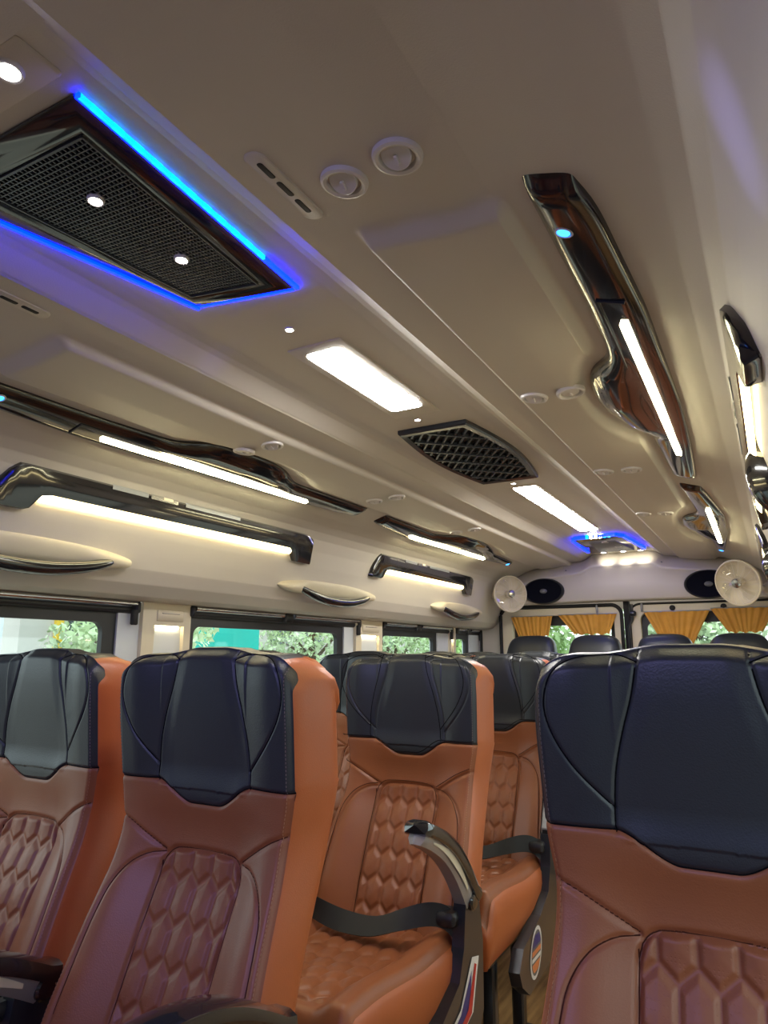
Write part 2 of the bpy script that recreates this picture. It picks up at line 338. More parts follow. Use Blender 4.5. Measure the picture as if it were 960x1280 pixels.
# ------------------------------------------------------------------ black reading lamp pods along the ceiling edge
def loft_pod(name, Yp, Ai, Ao, Hp, sg, m, parent, nu=24, ny=90):
    Y = np.linspace(Yp[0], Yp[-1], ny); ai = np.interp(Y, Ai[0], Ai[1]); ao = np.interp(Y, Ao[0], Ao[1]); H = np.interp(Y, Hp[0], Hp[1])
    def sm(v): 
        k = np.array([1, 2, 3, 2, 1])/9.; return np.convolve(np.pad(v, 2, mode='edge'), k, 'valid')
    ai, ao = sm(ai), sm(ao); G = []
    L = Y[-1]-Y[0]
    for i, y in enumerate(Y):
        e = min(1, (y-Y[0])/.03, (Y[-1]-y)/.03)**.5 if 0 < i < ny-1 else 0
        row = []
        for j in range(nu+1):
            u = j/nu; v = .5-.5*math.cos(math.pi*u); hh = (1-abs(2*v-1)**3.2)**.6
            aa = ai[i]+(ao[i]-ai[i])*v; bul = (H[i]-.014)*math.sin(math.pi*min(1, max(0, (aa-ai[i])/max(.575-ai[i], .01))))**.7
            row.append(CP(sg*aa, y, -.004+(.014*hh+max(0, bul)+.006)*e if 0 < j < nu else -.004))
        G.append(row)
    return MB().grid(G).build(name, m, parent, sharp=False)
def pod_first(sg, lab):
    t = empty('lamp_pod', CP(sg*.58, 1.4), lab, 'reading lamp', 'black lamp pods along the ceiling edges')
    loft_pod('housing', (.665, 2.17), ([.665, .75, 1.0, 1.195, 1.235, 1.27, 1.33, 1.42, 1.52, 1.60, 1.66, 1.71, 2.17], [.547, .546, .545, .537, .522, .492, .472, .462, .466, .484, .512, .533, .530]),
             ([.665, .69, .74, 1.0, 1.45, 1.8, 2.1, 2.17], [.598, .610, .618, .630, .628, .615, .598, .592]), ([.665, 1.15, 1.28, 1.45, 1.62, 1.72, 2.17], [.014, .014, .026, .032, .026, .014, .014]), sg, 'gloss_black', t)
    mb = MB()
    for p, q in (((.572, .955), (.612, .955)), ((.572, .955), (.563, 1.5))): bar2(mb, p, q, .003, .010, .0185 if p[1] == q[1] else .0195, lambda a, y, h: CP(sg*a, y, h))
    mb.build('inner_frame', 'black_metal', t)
    mb = MB(); bar2(mb, (.597, 1.03), (.585, 1.84), .013, .008, .0235 if sg > 0 else .0235, lambda a, y, h: CP(sg*a, y, h+(.010 if 1.2 < y < 1.7 else 0)))
    n_ = 20; G = []
    mb = MB()
    for k in range(n_):
        f0, f1 = k/n_, (k+1)/n_; bar2(mb, (.597-.012*f0, 1.03+.81*f0), (.597-.012*f1, 1.03+.81*f1), .012, .006, .024, lambda a, y, h: CP(sg*a, y, h-(0 if h < .01 else .003)))
    mb.build('light_strip', 'led_white', t)
    M = disc_M(sg*.574, .767, .014)
    MB().lathe([(.0125, -.004), (.0125, .001), (.011, .003), (.0095, .003), (.0085, .0012)], M, 28).build('light_ring', 'white_plastic', t)
    MB().lathe([(.009, .0008), (.007, .003), (.0001, .0035)], M, 20).build('blue_lens', 'led_dot', t)
    return t
pod_first(1, 'long glossy black lamp pod with bulge, right of the ceiling, nearest the camera')
pod_first(-1, 'long black lamp pod with lit strip, left of the ceiling, cut by the photo edge')
def pod_second(sg, lab):
    t = empty('lamp_pod', CP(sg*.57, 3.0), lab, 'reading lamp', 'black lamp pods along the ceiling edges')
    loft_pod('housing', (2.30, 3.86), ([2.30, 2.78, 2.86, 2.95, 3.08, 3.25, 3.42, 3.52, 3.86], [.530, .540, .520, .470, .455, .468, .505, .533, .545]),
             ([2.30, 2.36, 2.75, 3.2, 3.6, 3.86], [.590, .600, .632, .622, .595, .572]), ([2.3, 2.8, 3.1, 3.5, 3.86], [.014, .014, .030, .014, .014]), sg, 'gloss_black', t)
    mb = MB(); n_ = 14
    for k in range(n_):
        f0, f1 = k/n_, (k+1)/n_; bar2(mb, (.592-.013*f0, 2.62+.84*f0), (.592-.013*f1, 2.62+.84*f1), .014, .006, .025, lambda a, y, h: CP(sg*a, y, h-(0 if h < .01 else .003)))
    mb.build('light_strip', 'led_white', t)
    M = disc_M(sg*.562, 3.80, .012)
    MB().lathe([(.016, -.004), (.016, .003), (.013, .004), (.012, .002)], M, 20).build('light_ring', 'white_plastic', t)
    MB().lathe([(.014, .001), (.009, .005), (.0001, .006)], M, 20).build('blue_lens', 'led_dot', t)
pod_second(1, 'shorter black lamp pod with blue end dot, right of the ceiling near the rear')
pod_second(-1, 'shorter black lamp pod with blue end dot, left of the ceiling near the rear')
# unseen violet fill light, added over the cab to tint the front row
lamp('added_violet_fill', 'AREA', (XC+.1, -.55, CZ+.50), 1.3, (.42, .40, 1), (XC+.1, .9, CZ-.45), 1.1, size_y=.12).data.spread = math.radians(95)
# blue spots thrown by the round blue lamps in the pods
for sg, tgt in ((-1, (XC+.742, .50, CZ+.372)), (1, (XC-.205, .98, CZ+.59))):
    lamp('blue_spot_light', 'SPOT', CP(sg*.574, .767, .022), 13 if sg < 0 else 2.5, (.30, .28, 1), tgt, .01, 6, 1)
for a in (-.075, .035, .13): lamp('rear_spot_light', 'SPOT', CP(a, 4.10, .022), 1.0, (1, .93, .72), (XC+a, 4.205, CZ+.555), .01, 60, .8)
# ------------------------------------------------------------------ arched lamp bars on the upper walls
def wall_bar(sg, y0, y1, lab):
    t = empty('arched_lamp', WP(sg, (y0+y1)/2, .34), lab, 'wall lamp', 'arched black lamps on the upper walls')
    Y = np.concatenate([[y0, y0+.008, y0+.02, y0+.04, y0+.06, y0+.085, y0+.10, y0+.112, y0+.125, y0+.15], np.linspace(y0+.2, y1-.2, 10), [y1-.14, y1-.12, y1-.108, y1-.095, y1-.07, y1-.04, y1-.015, y1-.005, y1]]); G = []
    for i, y in enumerate(Y):
        d0, d1 = y-y0, y1-y; d = min(d0, d1)
        zt = .338+.097*min(1, max(0, d0/.055))**.6 if d0 < .06 else (.436-.012*max(0, 1-d1/.05)**2)
        zb = .333+(.044)*float(ss(d, .09, .135)); H = .020; e = 1 if 0 < i < len(Y)-1 else .15
        G.append([WP(sg, y, zt, -.004), WP(sg, y, zt-.001, H*.45*e), WP(sg, y, zt-.008, H*.68*e), WP(sg, y, (zt*.6+zb*.4), H*.9*e), WP(sg, y, zb+.008, H*e), WP(sg, y, zb+.001, H*.96*e), WP(sg, y, zb, H*.85*e), WP(sg, y, zb, -.004)])
    MB().grid(G).build('housing', 'gloss_black', t)
    mb = MB(); P0, P1 = y0+.125, y1-.125
    G = [[WP(sg, y, z, h) for z, h in ((.378, .004), (.378, .0165), (.372, .017), (.360, .012), (.357, .009))] for y in np.linspace(P0, P1, 12)]
    mb.grid(G); mb.add([G[0][k] for k in range(5)], [(0, 1, 2, 3, 4)]); mb.add([G[-1][k] for k in range(5)], [(4, 3, 2, 1, 0)])
    mb.build('light_strip', 'led_bar', t)
    ym = y0+.30*(y1-y0)
    for a_, b_, m in ((ym-.06, ym+.06, 'silver'), (ym+.07, ym+.17, 'steel'), (ym+.20, ym+.44, 'silver')):
        MB().grid([[WP(sg, y, z, h) for z, h in ((.4385, .003), (.4375, .010), (.430, .0145))] for y in np.linspace(a_, b_, 6)]).build('inlay', m, t)
    MB().grid([[WP(sg, y, z, h) for z, h in ((.439, .006), (.438, .010), (.434, .0135))] for y in (ym+.115, ym+.15)]).build('indicator', 'cream', t)
wall_bar(-1, .868, 2.105, 'large arched black lamp over the first left window, lit underneath')
wall_bar(-1, 2.56, 3.70, 'smaller looking arched black lamp further back on the left wall')
wall_bar(1, .850, 2.105, 'arched chrome black lamp on the right wall, nearest the camera')
wall_bar(1, 2.56, 3.70, 'arched black lamp far back on the right wall beside the fan')
# ------------------------------------------------------------------ grab handles
def grab(sg, y0, y1, lab):
    t = empty('grab_handle', WP(sg, (y0+y1)/2, .22), lab, 'grab handle', 'black grab handles in cream pods'); G = []
    for i, u in enumerate(np.linspace(0, 1, 40)):
        y = y0+(y1-y0)*u; hw = .026*(1-abs(2*u-1)**2.6)**.5+.0005; scoop = float(ss(abs(2*u-1), .45, .72)); H = (.010+.026*scoop)*min(1, (min(u, 1-u)/.06))**.6; zc = .247+.006*math.cos((2*u-1)*1.5)
        G.append([WP(sg, y, zc+hw*math.sin(v), -.003+(H+.003)*max(0, math.cos(v))**.6) for v in np.linspace(-math.pi/2, math.pi/2, 13)])
    MB().grid(G).build('pod', 'cream', t, sharp=False)
    pts = []; rs = []
    for u in np.linspace(0, 1, 26):
        y = y0+.11+(y1-y0-.19)*u; b = math.sin(math.pi*u); pts.append(WP(sg, y, .250-.026*b**.7, .020+.024*b**.6)); rs.append(.011+.0125*b**.5)
    MB().tube(pts, rs, 12, .8).build('grip', 'gloss_black', t)
for a_, b_, l in ((.64, 1.315, 'black curved grab handle over the first left window, cut by the photo edge'), (1.965, 2.655, 'black curved grab handle in cream pod over the second left window'), (3.24, 3.93, 'black curved grab handle in cream pod nearest the rear doors')):
    grab(-1, a_, b_, l)
# ------------------------------------------------------------------ side windows, pillars, lower walls
def ring_plate(outer, inner, axis_pts, d):   # outer/inner same count 2D loops; axis_pts maps (p, q, depth) to a point
    n = len(outer); vs = [axis_pts(*p, 0) for p in outer]+[axis_pts(*p, 0) for p in inner]+[axis_pts(*p, d) for p in inner]+[axis_pts(*p, d) for p in outer]
    return MB().add(vs, [(k*n+i, k*n+(i+1) % n, ((k+1) % 4)*n+(i+1) % n, ((k+1) % 4)*n+i) for k in range(4) for i in range(n)])
ZT, ZG, ZB = .150, .091, -.42
wins = [(-.60, .36), (.46, 1.40), (1.685, 2.635), (2.965, 3.625), (3.865, 4.10)]
wn = 0
LW = ['wide left window beside the nearest seats', 'left window']
for sg in (-1, 1):
    XW = XC+sg*.955
    for i, (a_, b_) in enumerate(wins):
        wn += 1; root = empty('window_%d' % wn, (XW, (a_+b_)/2, CZ+ZB)); root['kind'] = 'structure'
        o = rrect(a_, b_, ZB-.04, ZT+.01, .004); q = rrect(a_+.03, b_-.045, ZB, ZG, .03)
        ring_plate(o, q, lambda y, z, d: (XW-sg*(d-.0), y, CZ+z), .018).build('window_frame', 'black', root)
        MB().grid([[(XW+sg*.004, y, CZ+z) for z in (ZB-.02, ZG+.02)] for y in (a_+.01, b_-.01)]).build('pane', 'glass' if i else 'dimming_glass', root)
    # pillars and reveals
    nP = 0
    edges = [(-1.7, -.60), (.36, .46), (1.40, 1.685), (2.635, 2.965), (3.625, 3.865), (4.10, 4.40)]
    for k, (a_, b_) in enumerate(edges):
        rv = MB(); rv.box((XC+sg*.955, (a_+b_)/2, CZ-.14), (.05, b_-a_, .60)); root = rv.build('trim_%d' % (3+k+(10 if sg > 0 else 0)), 'reveal'); struct(root)
        if k in (2, 3, 4):
            p0, p1 = a_+.080, b_-.006
            if k == 4: p0, p1 = a_+.150, b_-.01
            c0, c1 = p0+.048*(1 if k < 4 else .3), p1-.030
            Xi = XC+sg*.915; pil = empty('trim_%d' % (30+k+(10 if sg > 0 else 0)), (Xi, (p0+p1)/2, CZ-.44)); struct(pil)
            o = [(p0, -.44), (p1, -.44), (p1, .158), (p0, .158)]; inn = [(c0-.006, -.30), (c1+.004, -.30), (c1, .088), (c0, .088)]
            mbp = ring_plate(o, inn, lambda y, z, d: (Xi+sg*d, y, CZ+z), .03); mbp.build('pillar_cover', 'cream', pil, smooth=False)
            MB().add([(Xi+sg*.028, c0-.006, CZ-.30), (Xi+sg*.028, c1+.004, CZ-.30), (Xi+sg*.028, c1, CZ+.088), (Xi+sg*.028, c0, CZ+.088)], [(0, 1, 2, 3)]).build('recess', 'cream', pil)
            MB().rbox((Xi-sg*.001, (c0+c1)/2, CZ+.118), (.006, c1-c0-.012, .034), .002).build('cover_cap', 'cream', pil)
            MB().rbox((Xi-sg*.005, (c0+c1)/2, CZ+.126), (.004, (c1-c0)*.6, .004), .001).build('cap_slot', 'lining', pil)
            MB().box((Xi+sg*.018, (c0+c1)/2, CZ+.083), (.016, (c1-c0)*.8, .003)).build('recess_fill', 'recess_glow', pil)  # thin glowing strip added to brighten the recess, not a known lamp
    lw = MB(); lw.box((XC+sg*.97, 1.35, CZ-.77), (.08, 6.1, .70)); struct(lw.build('wall_%s_lower' % ('left' if sg < 0 else 'right'), 'cream'))
    # sill ledge
    lw = MB(); lw.rbox((XC+sg*.93, 1.35, CZ-.44), (.06, 6.1, .05), .01); struct(lw.build('trim_%d' % (60 if sg < 0 else 61), 'cream'))
def blind(sg, a_, b_, lab, split=None):
    X = XC+sg*.912; t = empty('roller_blind', (X, (a_+b_)/2, CZ+.12), lab, 'window blind', 'rolled up window blinds')
    segs = [(a_, b_)] if not split else [(a_, split-.02), (split+.02, b_)]
    for p, q in segs: MB().tube([(X, p+.02, CZ+.1475), (X, q-.012, CZ+.1475)], .0085, 14).build('tube', 'steel', t)
    MB().tube([(X+sg*.02, a_+.015, CZ+.132), (X+sg*.02, b_-.015, CZ+.132)], .0125, 14).build('rolled_fabric', 'black', t)
    ends = [a_+.008, b_-.008]+([split] if split else [])
    for e in ends: MB().rbox((X+sg*.012, e, CZ+.138), (.042, .018 if e != split else .05, .034), .004).build('bracket', 'black', t)
    MB().rbox((X-sg*.003, b_-.02, CZ+.108), (.014, .022, .045), .003).build('latch', 'rubber', t)
blind(-1, .44, 1.462, 'silver and black rolled blind over the first left window')
blind(-1, 1.675, 2.745, 'silver and black rolled blind in two lengths over the second left window', 2.20)
blind(-1, 2.965, 3.800, 'silver and black rolled blind over the third left window', 3.35)
blind(-1, 3.87, 4.26, 'short rolled blind over the last left window by the rear doors', 4.05)
MB().box((XC-.905, 4.245, CZ-.06), (.012, .018, .42)).build('trim_70', 'rubber')['kind'] = 'structure'
# floor, front
struct(MB().box((XC, 1.4, -.02), (1.95, 6.2, .04)).build('floor', 'floor_wood'))
ring_plate(rrect(XC-.99, XC+.99, -.9, .7, .02), rrect(XC-.80, XC+.80, -.28, .42, .1), lambda x, z, d: (x, -1.68-d, CZ+z), .06).build('wall_front', 'grey')['kind'] = 'structure'
t = empty('window_11', (XC, -1.70, CZ-.28)); struct(t); MB().grid([[(XC+x, -1.71, CZ+z) for z in (-.3, .44)] for x in (-.84, .84)]).build('pane', 'dimming_glass', t)
# ------------------------------------------------------------------ rear header and doors
mb = MB(); G = []
for a in np.linspace(-.775, .775, 63):
    A = abs(a); z0 = float(np.interp(A, PA[:, 0], PA[:, 1])); zb = .298+.012*(1-(a/.78)**2); z1 = max(z0-.082, zb+.03); z0 = max(z0, z1+.01)
    X = XC+a; G.append([(X, 4.34, CZ+z0+.03), (X, 4.26, CZ+z0-.012), (X, 4.195, CZ+z1+.008), (X, 4.186, CZ+z1), (X, 4.192, CZ+z1-.008), (X, 4.20, CZ+z1-.02), (X, 4.215, CZ+(z1+zb)/2), (X, 4.21, CZ+zb+.012), (X, 4.218, CZ+zb+.002), (X, 4.245, CZ+zb), (X, 4.33, CZ+zb)])
mb.grid(G); struct(mb.build('wall_rear', 'lining', sharp=False))
struct(MB().box((XC, 4.40, CZ+.33), (1.9, .03, .12)).build('trim_82', 'lining'))
t = MB()
for sg in (-1, 1):
    r0, r1 = sorted((XC+sg*.775, XC+sg*.99)); t.box(((r0+r1)/2, 4.34, CZ-.3), (r1-r0, .05, 1.75))
struct(t.build('trim_80', 'lining'))
for a, cl in ((-.33, 'small dark screw cap left of the rear header middle'), (.22, 'small dark screw cap right of the rear blue panel, on the header'), (.60, 'dark screw cap above the tilted cream fan'), (.70, 'dark screw cap right of the tilted cream fan')):
    M = Matrix.Translation((XC+a, 4.225, CZ+float(bya(abs(a)))-.055))@Matrix.Rotation(math.pi/2, 4, 'X')
    tag(MB().lathe([(.008, 0), (.007, .008), (.0001, .010)], M, 14).build('screw_cap', 'grey'), cl, 'screw cap', 'screw caps above the rear doors')
for dn, (x0, x1) in enumerate(((-1.525, -.775), (-.728, .05))):
    YD = 4.33; t = empty('door_%d' % (dn+1), ((x0+x1)/2, YD, 0)); struct(t)
    o = rrect(x0, x1, -1.05, .296, .05, 7); q = rrect(x0+.065 if dn == 0 else x0+.06, x1-.01 if dn == 0 else x1+.0, -.35, .225, .045, 7)
    if dn == 0: q = rrect(x0+.075, x1-.045, -.35, .236, .045, 7)
    else: q = rrect(x0+.055, x1-.02, -.35, .240, .045, 7)
    ring_plate(o, q, lambda x, z, d: (x, YD-d, CZ+z), .05).build('door_panel', 'cream', t)
    o2 = rrect(q[0][0] and min(p[0] for p in q)-.01, max(p[0] for p in q)+.01, -.36, max(p[1] for p in q)+.01, .05, 7)
    i2 = rrect(min(p[0] for p in q)+.03, max(p[0] for p in q)-.03, -.33, max(p[1] for p in q)-.060, .03, 7)
    ring_plate(o2, i2, lambda x, z, d: (x, YD+.01-d, CZ+z), .012).build('window_surround', 'black', t)
    MB().grid([[(x, YD+.004, CZ+z) for z in (-.35, max(p[1] for p in q))] for x in (min(p[0] for p in q), max(p[0] for p in q))]).build('pane', 'glass', t)
    # rubber seal round the outside
    o3 = rrect(x0, x1, -1.04, .290, .06, 8); pts = [(x, YD-.055, CZ+z) for x, z in o3]; pts.append(pts[0]); MB().tube(pts, .011 if dn == 0 else .006, 8, caps=False).build('seal', 'rubber', t)
    for px in ((x0+.72, ) if dn == 0 else (x0+.235, x0+.50)):
        M = Matrix.Translation((px, YD-.05, CZ+.262))@Matrix.Rotation(math.pi/2, 4, 'X')
        if dn: MB().lathe([(.016, 0), (.015, .012), (.010, .016), (.0001, .017)], M, 18).build('buffer', 'rubber', t)
    MB().rbox(((x1-.14) if dn == 0 else (x0+.07), YD-.06, CZ+.268), (.012, .02, .05), .004).build('catch', 'silver', t)
mb = MB(); mb.box((-.752, 4.325, CZ-.38), (.030, .05, 1.40)); struct(mb.build('trim_81', 'rubber'))
mb = MB(); mb.tube([(-.715, 4.265, CZ+.29), (-.715, 4.265, CZ+.20), (-.735, 4.265, CZ+.16), (-.735, 4.265, CZ-.5)], .009, 8); mb.rbox((-.71, 4.26, CZ+.235), (.04, .03, .03), .008)
tag(mb.build('door_latch_rod', 'black_metal'), 'dark vertical latch rod between the two rear doors', 'latch')
def curtain(x0, x1, b0, b1, zt, zb, lab):
    G = []; n = 60; h = 10
    for j in range(h+1):
        v = j/h; row = []
        for i in range(n+1):
            u = i/n; X = (x0+(x1-x0)*u)*(1-v)+(b0+(b1-b0)*u)*v
            row.append((X, 4.262+.005*math.sin(u*2*math.pi*9+math.sin(u*13)*.8)*(1-.4*v)+.003*math.sin(u*31), CZ+zt+(zb-zt)*v+.004*math.sin(u*22)*(v+.2)))
        G.append(row)
    mb = MB().grid(G); o = mb.build('panel', 'curtain', None, sharp=False)
    t = empty('curtain', ((x0+x1)/2, 4.262, CZ+zb), lab, 'curtain', 'mustard rear window curtains')
    bpy.data.objects.remove(o); mb.build('cloth', 'curtain', t, sharp=False)
    MB().tube([(x0, 4.268, CZ+zt+.002), (x1, 4.268, CZ+zt+.002)], .004, 8).build('rod', 'silver', t)
curtain(-1.452, -1.185, -1.405, -1.215, .232, .110, 'small gathered mustard curtain at the left end of the rear doors')
curtain(-1.150, -.800, -1.055, -.850, .236, .118, 'mustard curtain on the left rear door, beside the door split')
curtain(-.648, -.300, -.545, -.405, .240, .040, 'mustard curtain on the right rear door, beside the door split')
curtain(-.295, .030, -.215, -.050, .250, .118, 'mustard curtain furthest right on the rear doors')
# speakers
for x, lab in ((-1.215, 'black oval speaker over the left rear door'), (-.287, 'black oval speaker over the right rear door, half behind a fan')):
    M = Matrix.Translation((x, 4.203, CZ+.382))@Matrix.Rotation(math.pi/2, 4, 'X')@Matrix.Diagonal((1.0, .64, 1, 1))
    t = empty('speaker', (x, 4.222, CZ+.382), lab, 'speaker', 'oval speakers above the rear doors')
    MB().lathe([(.126, -.01), (.126, .010), (.120, .018), (.110, .013)], M, 40, False).build('rim', 'black', t)
    MB().lathe([(.113, .016), (.10, .012), (.06, .004), (.03, .002), (.0001, .004)], M, 40).build('cone', 'speaker_cloth', t)
    MB().lathe([(.022, .002), (.022, .010), (.014, .016), (.0001, .018)], M, 20).build('tweeter', 'grey', t)
# fans
def fan(c, aim, mount, lab, r=.105, black=False):
    c = Vector(c); t = empty('cabin_fan', c, lab, 'fan', 'small wall fans'); q = Vector(aim).normalized().to_track_quat('Z', 'Y'); M = Matrix.Translation(c)@q.to_matrix().to_4x4()
    body = 'gloss_black' if black else 'cream'
    if black:
        MB().lathe([(r*.98, .012), (r, 0), (r*.97, -.012), (r*.85, -.028), (r*.6, -.044), (r*.36, -.05)], M, 44).build('rear_shell', body, t)
        MB().lathe([(r*.46, -.046), (r*.46, -.058), (r*.40, -.064), (r*.33, -.060), (r*.30, -.056)], M, 30).build('motor_ring', 'silver', t)
        MB().lathe([(r*.31, -.050), (r*.31, -.058), (r*.2, -.064), (0.0001, -.066)], M, 30).build('motor_cap', 'black', t)
    else:
        MB().lathe([(r*.30, -.045), (r*.7, -.030), (r*.96, -.008), (r, .004), (r*.985, .012), (r*.93, .013), (r*.90, .004), (r*.66, -.018), (r*.3, -.030)], M, 44).build('dish', 'cream', t)
        mat_c = 'clear_plastic'
        mb = MB()
        for k in range(18):
            a = 2*math.pi*k/18; mb.tube([M@Vector((r*.16*math.cos(a), r*.16*math.sin(a), .026)), M@Vector((r*.6*math.cos(a+.15), r*.6*math.sin(a+.15), .024)), M@Vector((r*.95*math.cos(a+.25), r*.95*math.sin(a+.25), .010))], .0006, 5)
        mb.build('guard', 'white_plastic', t)['kind'] = 'stuff'
        MB().lathe([(r*.20, .016), (r*.20, .028), (r*.15, .034), (.0001, .036)], M, 24).build('badge', 'steel', t)
    for k in range(4):
        a0 = math.pi/2*k; G = [[M@Vector(((r*.15+(r*.68)*v)*math.cos(a0+.95*u*(.6+.4*v)), (r*.15+(r*.68)*v)*math.sin(a0+.95*u*(.6+.4*v)), -.010+.018*u)) for u in np.linspace(0, 1, 7)] for v in np.linspace(0, 1, 7)]
        MB().grid(G).build('blade', 'clear_plastic' if not black else 'grey', t)
    MB().lathe([(r*.2, -.02), (r*.2, .012), (.0001, .016)], M, 20).build('hub', 'cream' if not black else 'black', t)
    mt = Vector(mount); back = M@Vector((0, 0, -.055)); MB().tube([back, (back+mt)/2+Vector((0, 0, -.01)), mt], .011, 10).build('arm', body, t)
    Mm = Matrix.Translation(mt)@(back-mt).normalized().to_track_quat('Z', 'Y').to_matrix().to_4x4()
    MB().lathe([(.030, -.006), (.030, .006), (.022, .014), (.012, .020)], Mm, 24).build('mount', body, t)
fan((-1.372, 4.02, CZ+.358), (.72, -.68, -.02), (-1.500, 4.09, CZ+.362), 'cream round fan on the left wall by the rear corner', .112)
fan((-.128, 3.86, CZ+.352), (-.45, -.86, -.25), (-.005, 4.0, CZ+.33), 'cream round fan tilted in front of the right rear speaker', .118)
fan((.098, 1.40, CZ+.335), (.20, .95, -.15), (.045, 1.62, CZ+.30), 'glossy black fan shell cut by the right photo edge, nearest the camera', .118, True)
fan((.066, 2.70, CZ+.300), (.2, .95, -.2), (.045, 2.9, CZ+.28), 'small black fan shell at the right photo edge, near the rear', .08, True)
# ------------------------------------------------------------------ reclining seats (local: x across, y backwards, z up; headrest front at y = 0)
ZP = np.array([-.74, -.66, -.58, -.45, -.36, -.30, -.23, -.10, -.04, .02])
YP = np.array([-.150, -.125, -.097, -.040, .005, .022, .020, .004, .0, .004])
WPt = np.array([.205, .210, .213, .200, .190, .188, .200, .204, .202, .199])
def smooth_tab(x, tab, z=None):
    k = [tab_eval(x+d, tab) for d in (-.02, -.01, 0, .01, .02)]; return sum(k)/5
def tab_eval(x, tab): return np.interp(x, ZP, tab)
def yfr(z): return smooth_tab(z, YP)
def wid(z): return smooth_tab(z, WPt)
def ztop(s): 
    a = np.abs(s); return .012-.012*ss(a, .15, .6)-.042*(1-np.sqrt(np.clip(1-np.clip((a-.70)/.30, 0, 1)**2.2, 0, 1)))
def bnd(x): return -.222-.037*(1-ss(np.abs(x), .030, .110))
def seg_d(x, z, pl):
    d = np.full(x.shape, 9.)
    for (x0, z0), (x1, z1) in zip(pl, pl[1:]):
        L = (x1-x0)**2+(z1-z0)**2; t = np.clip(((x-x0)*(x1-x0)+(z-z0)*(z1-z0))/L, 0, 1); d = np.minimum(d, np.hypot(x-x0-t*(x1-x0), z-z0-t*(z1-z0)))
    return d
def cat_rom(P, n=5):
    P = [P[0]]+list(P)+[P[-1]]; o = []
    for i in range(1, len(P)-2):
        for k in range(n):
            t = k/n; p0, p1, p2, p3 = map(np.array, P[i-1:i+3]); o.append(tuple(.5*((2*p1)+(-p0+p2)*t+(2*p0-5*p1+4*p2-p3)*t*t+(-p0+3*p1-3*p2+p3)*t**3)))
    return o+[tuple(P[-1])]
S_CEN = cat_rom([(.064, .03), (.066, 0), (.075, -.05), (.090, -.10), (.102, -.15), (.107, -.20), (.107, -.225)])
S_WING = cat_rom([(.066, -.010), (.090, -.001), (.117, .000), (.150, -.006), (.172, -.020), (.184, -.045), (.187, -.075), (.176, -.110), (.150, -.150), (.107, -.195)])
S_DIAG = cat_rom([(.186, -.289), (.150, -.305), (.088, -.342)])
S_ARC = cat_rom([(.088, -.346), (.118, -.350), (.146, -.366), (.166, -.395), (.175, -.43), (.182, -.50), (.186, -.60), (.184, -.75)])
QT, QW = -.335, .090
def qtop(x): 
    u = np.clip((np.abs(x)-.060)/(QW-.060), 0, 1); return QT-.006*(np.abs(x)/QW)**2-.030*(1-np.sqrt(1-u**2*.999))
Q_OUT = [(-QW, -.75)]+[(x, float(qtop(x))) for x in np.linspace(-QW, QW, 41)]+[(QW, -.75)]
def base_y(x, z):
    w_ = wid(z); s = np.abs(x)/w_
    y = yfr(z)
    hd = ss(z, -.25, -.19)
    y = y+hd*(.020*(1-ss(np.abs(x), .070, .165)))+(1-hd)*(.028*(1-ss(np.abs(x), .070, .165)))*ss(-z, .22, .40)+(1-hd)*.012*(1-ss(np.abs(x), .03, .19))
    y = y+.013*ss(s, .92, 1.0)**2.2
    zt = ztop(x/np.maximum(w_, 1e-3)); y = y+.017*ss(z-zt, -.026, 0)**2
    return y
def groove(d, dep, wd): return dep*np.exp(-(d/wd)**2)
def detail(x, z):
    X = np.abs(x); y = 0
    y = y+groove(seg_d(X, z, S_CEN), .0030, .0023)*(z > -.24)+groove(seg_d(X, z, S_WING), .0028, .0021)
    y = y-.003*ss(seg_d(X, z, S_CEN), 0, .03)*(z > -.235)*(X < .10)
    y = y+groove(z-bnd(x), .0045, .0028)
    y = y+groove(seg_d(X, z, S_DIAG), .005, .0032)+groove(seg_d(X, z, S_ARC), .0045, .0030)
    y = y+groove(seg_d(x, z, Q_OUT), .006, .0034)
    return y
def quilt(x, z):
    W = .0455; k = 1.50; zz = (z-QT+.016)/k; rp = W*.8660254; best = np.full(x.shape, 9.)
    r0 = np.round(zz/rp)
    for dr in (-1, 0, 1):
        r = r0+dr; off = (np.mod(r, 2))*W/2; cx = np.round((x-off)/W)*W+off; cz = r*rp
        dx, dz = np.abs(x-cx), np.abs(zz-cz); h = np.maximum(dx, dx*.5+dz*.8660254); best = np.minimum(best, h)
    e = W/2-best                       # distance to the cell edge
    return -.0050*ss(e, .0, .0080)-.0025*ss(e, .004, .022)+.003
def pt(x, z, y): return np.stack([x, y, z+CZ], -1)
def head_grid():
    s = np.linspace(-1, 1, 221); G = []
    for v in np.linspace(0, 1, 137):
        zb = bnd(s*wid(-.235)); zt = ztop(s); z = zb+(zt-zb)*v; x = s*wid(z); G.append(pt(x, z, base_y(x, z)+detail(x, z)))
    return np.array(G)
def body_grid():
    s = np.linspace(-1, 1, 151); G = []; K = []
    for v in np.linspace(0, 1, 150):
        zt = bnd(s*wid(-.235)); z = -.74+(zt+.74)*v; x = s*wid(z); G.append(pt(x, z, base_y(x, z)+detail(x, z))); K.append((np.abs(x) < QW-.0015) & (z < qtop(x)-.0015))
    K = np.array(K); keep = ~(K[:-1, :-1] & K[1:, :-1] & K[:-1, 1:] & K[1:, 1:]); return np.array(G), keep
def quilt_grid():
    x = np.linspace(-QW, QW, 97); G = []
    for v in np.linspace(0, 1, 190):
        zt = qtop(x); z = -.74+(zt+.74)*v; e = np.minimum(seg_d(x, z, Q_OUT), .02); G.append(pt(x, z, base_y(x, z)+groove(seg_d(x, z, Q_OUT), .006, .0034)+quilt(x, z)*ss(e, .001, .008)-.0015*ss(e, 0, .01)))
    return np.array(G)
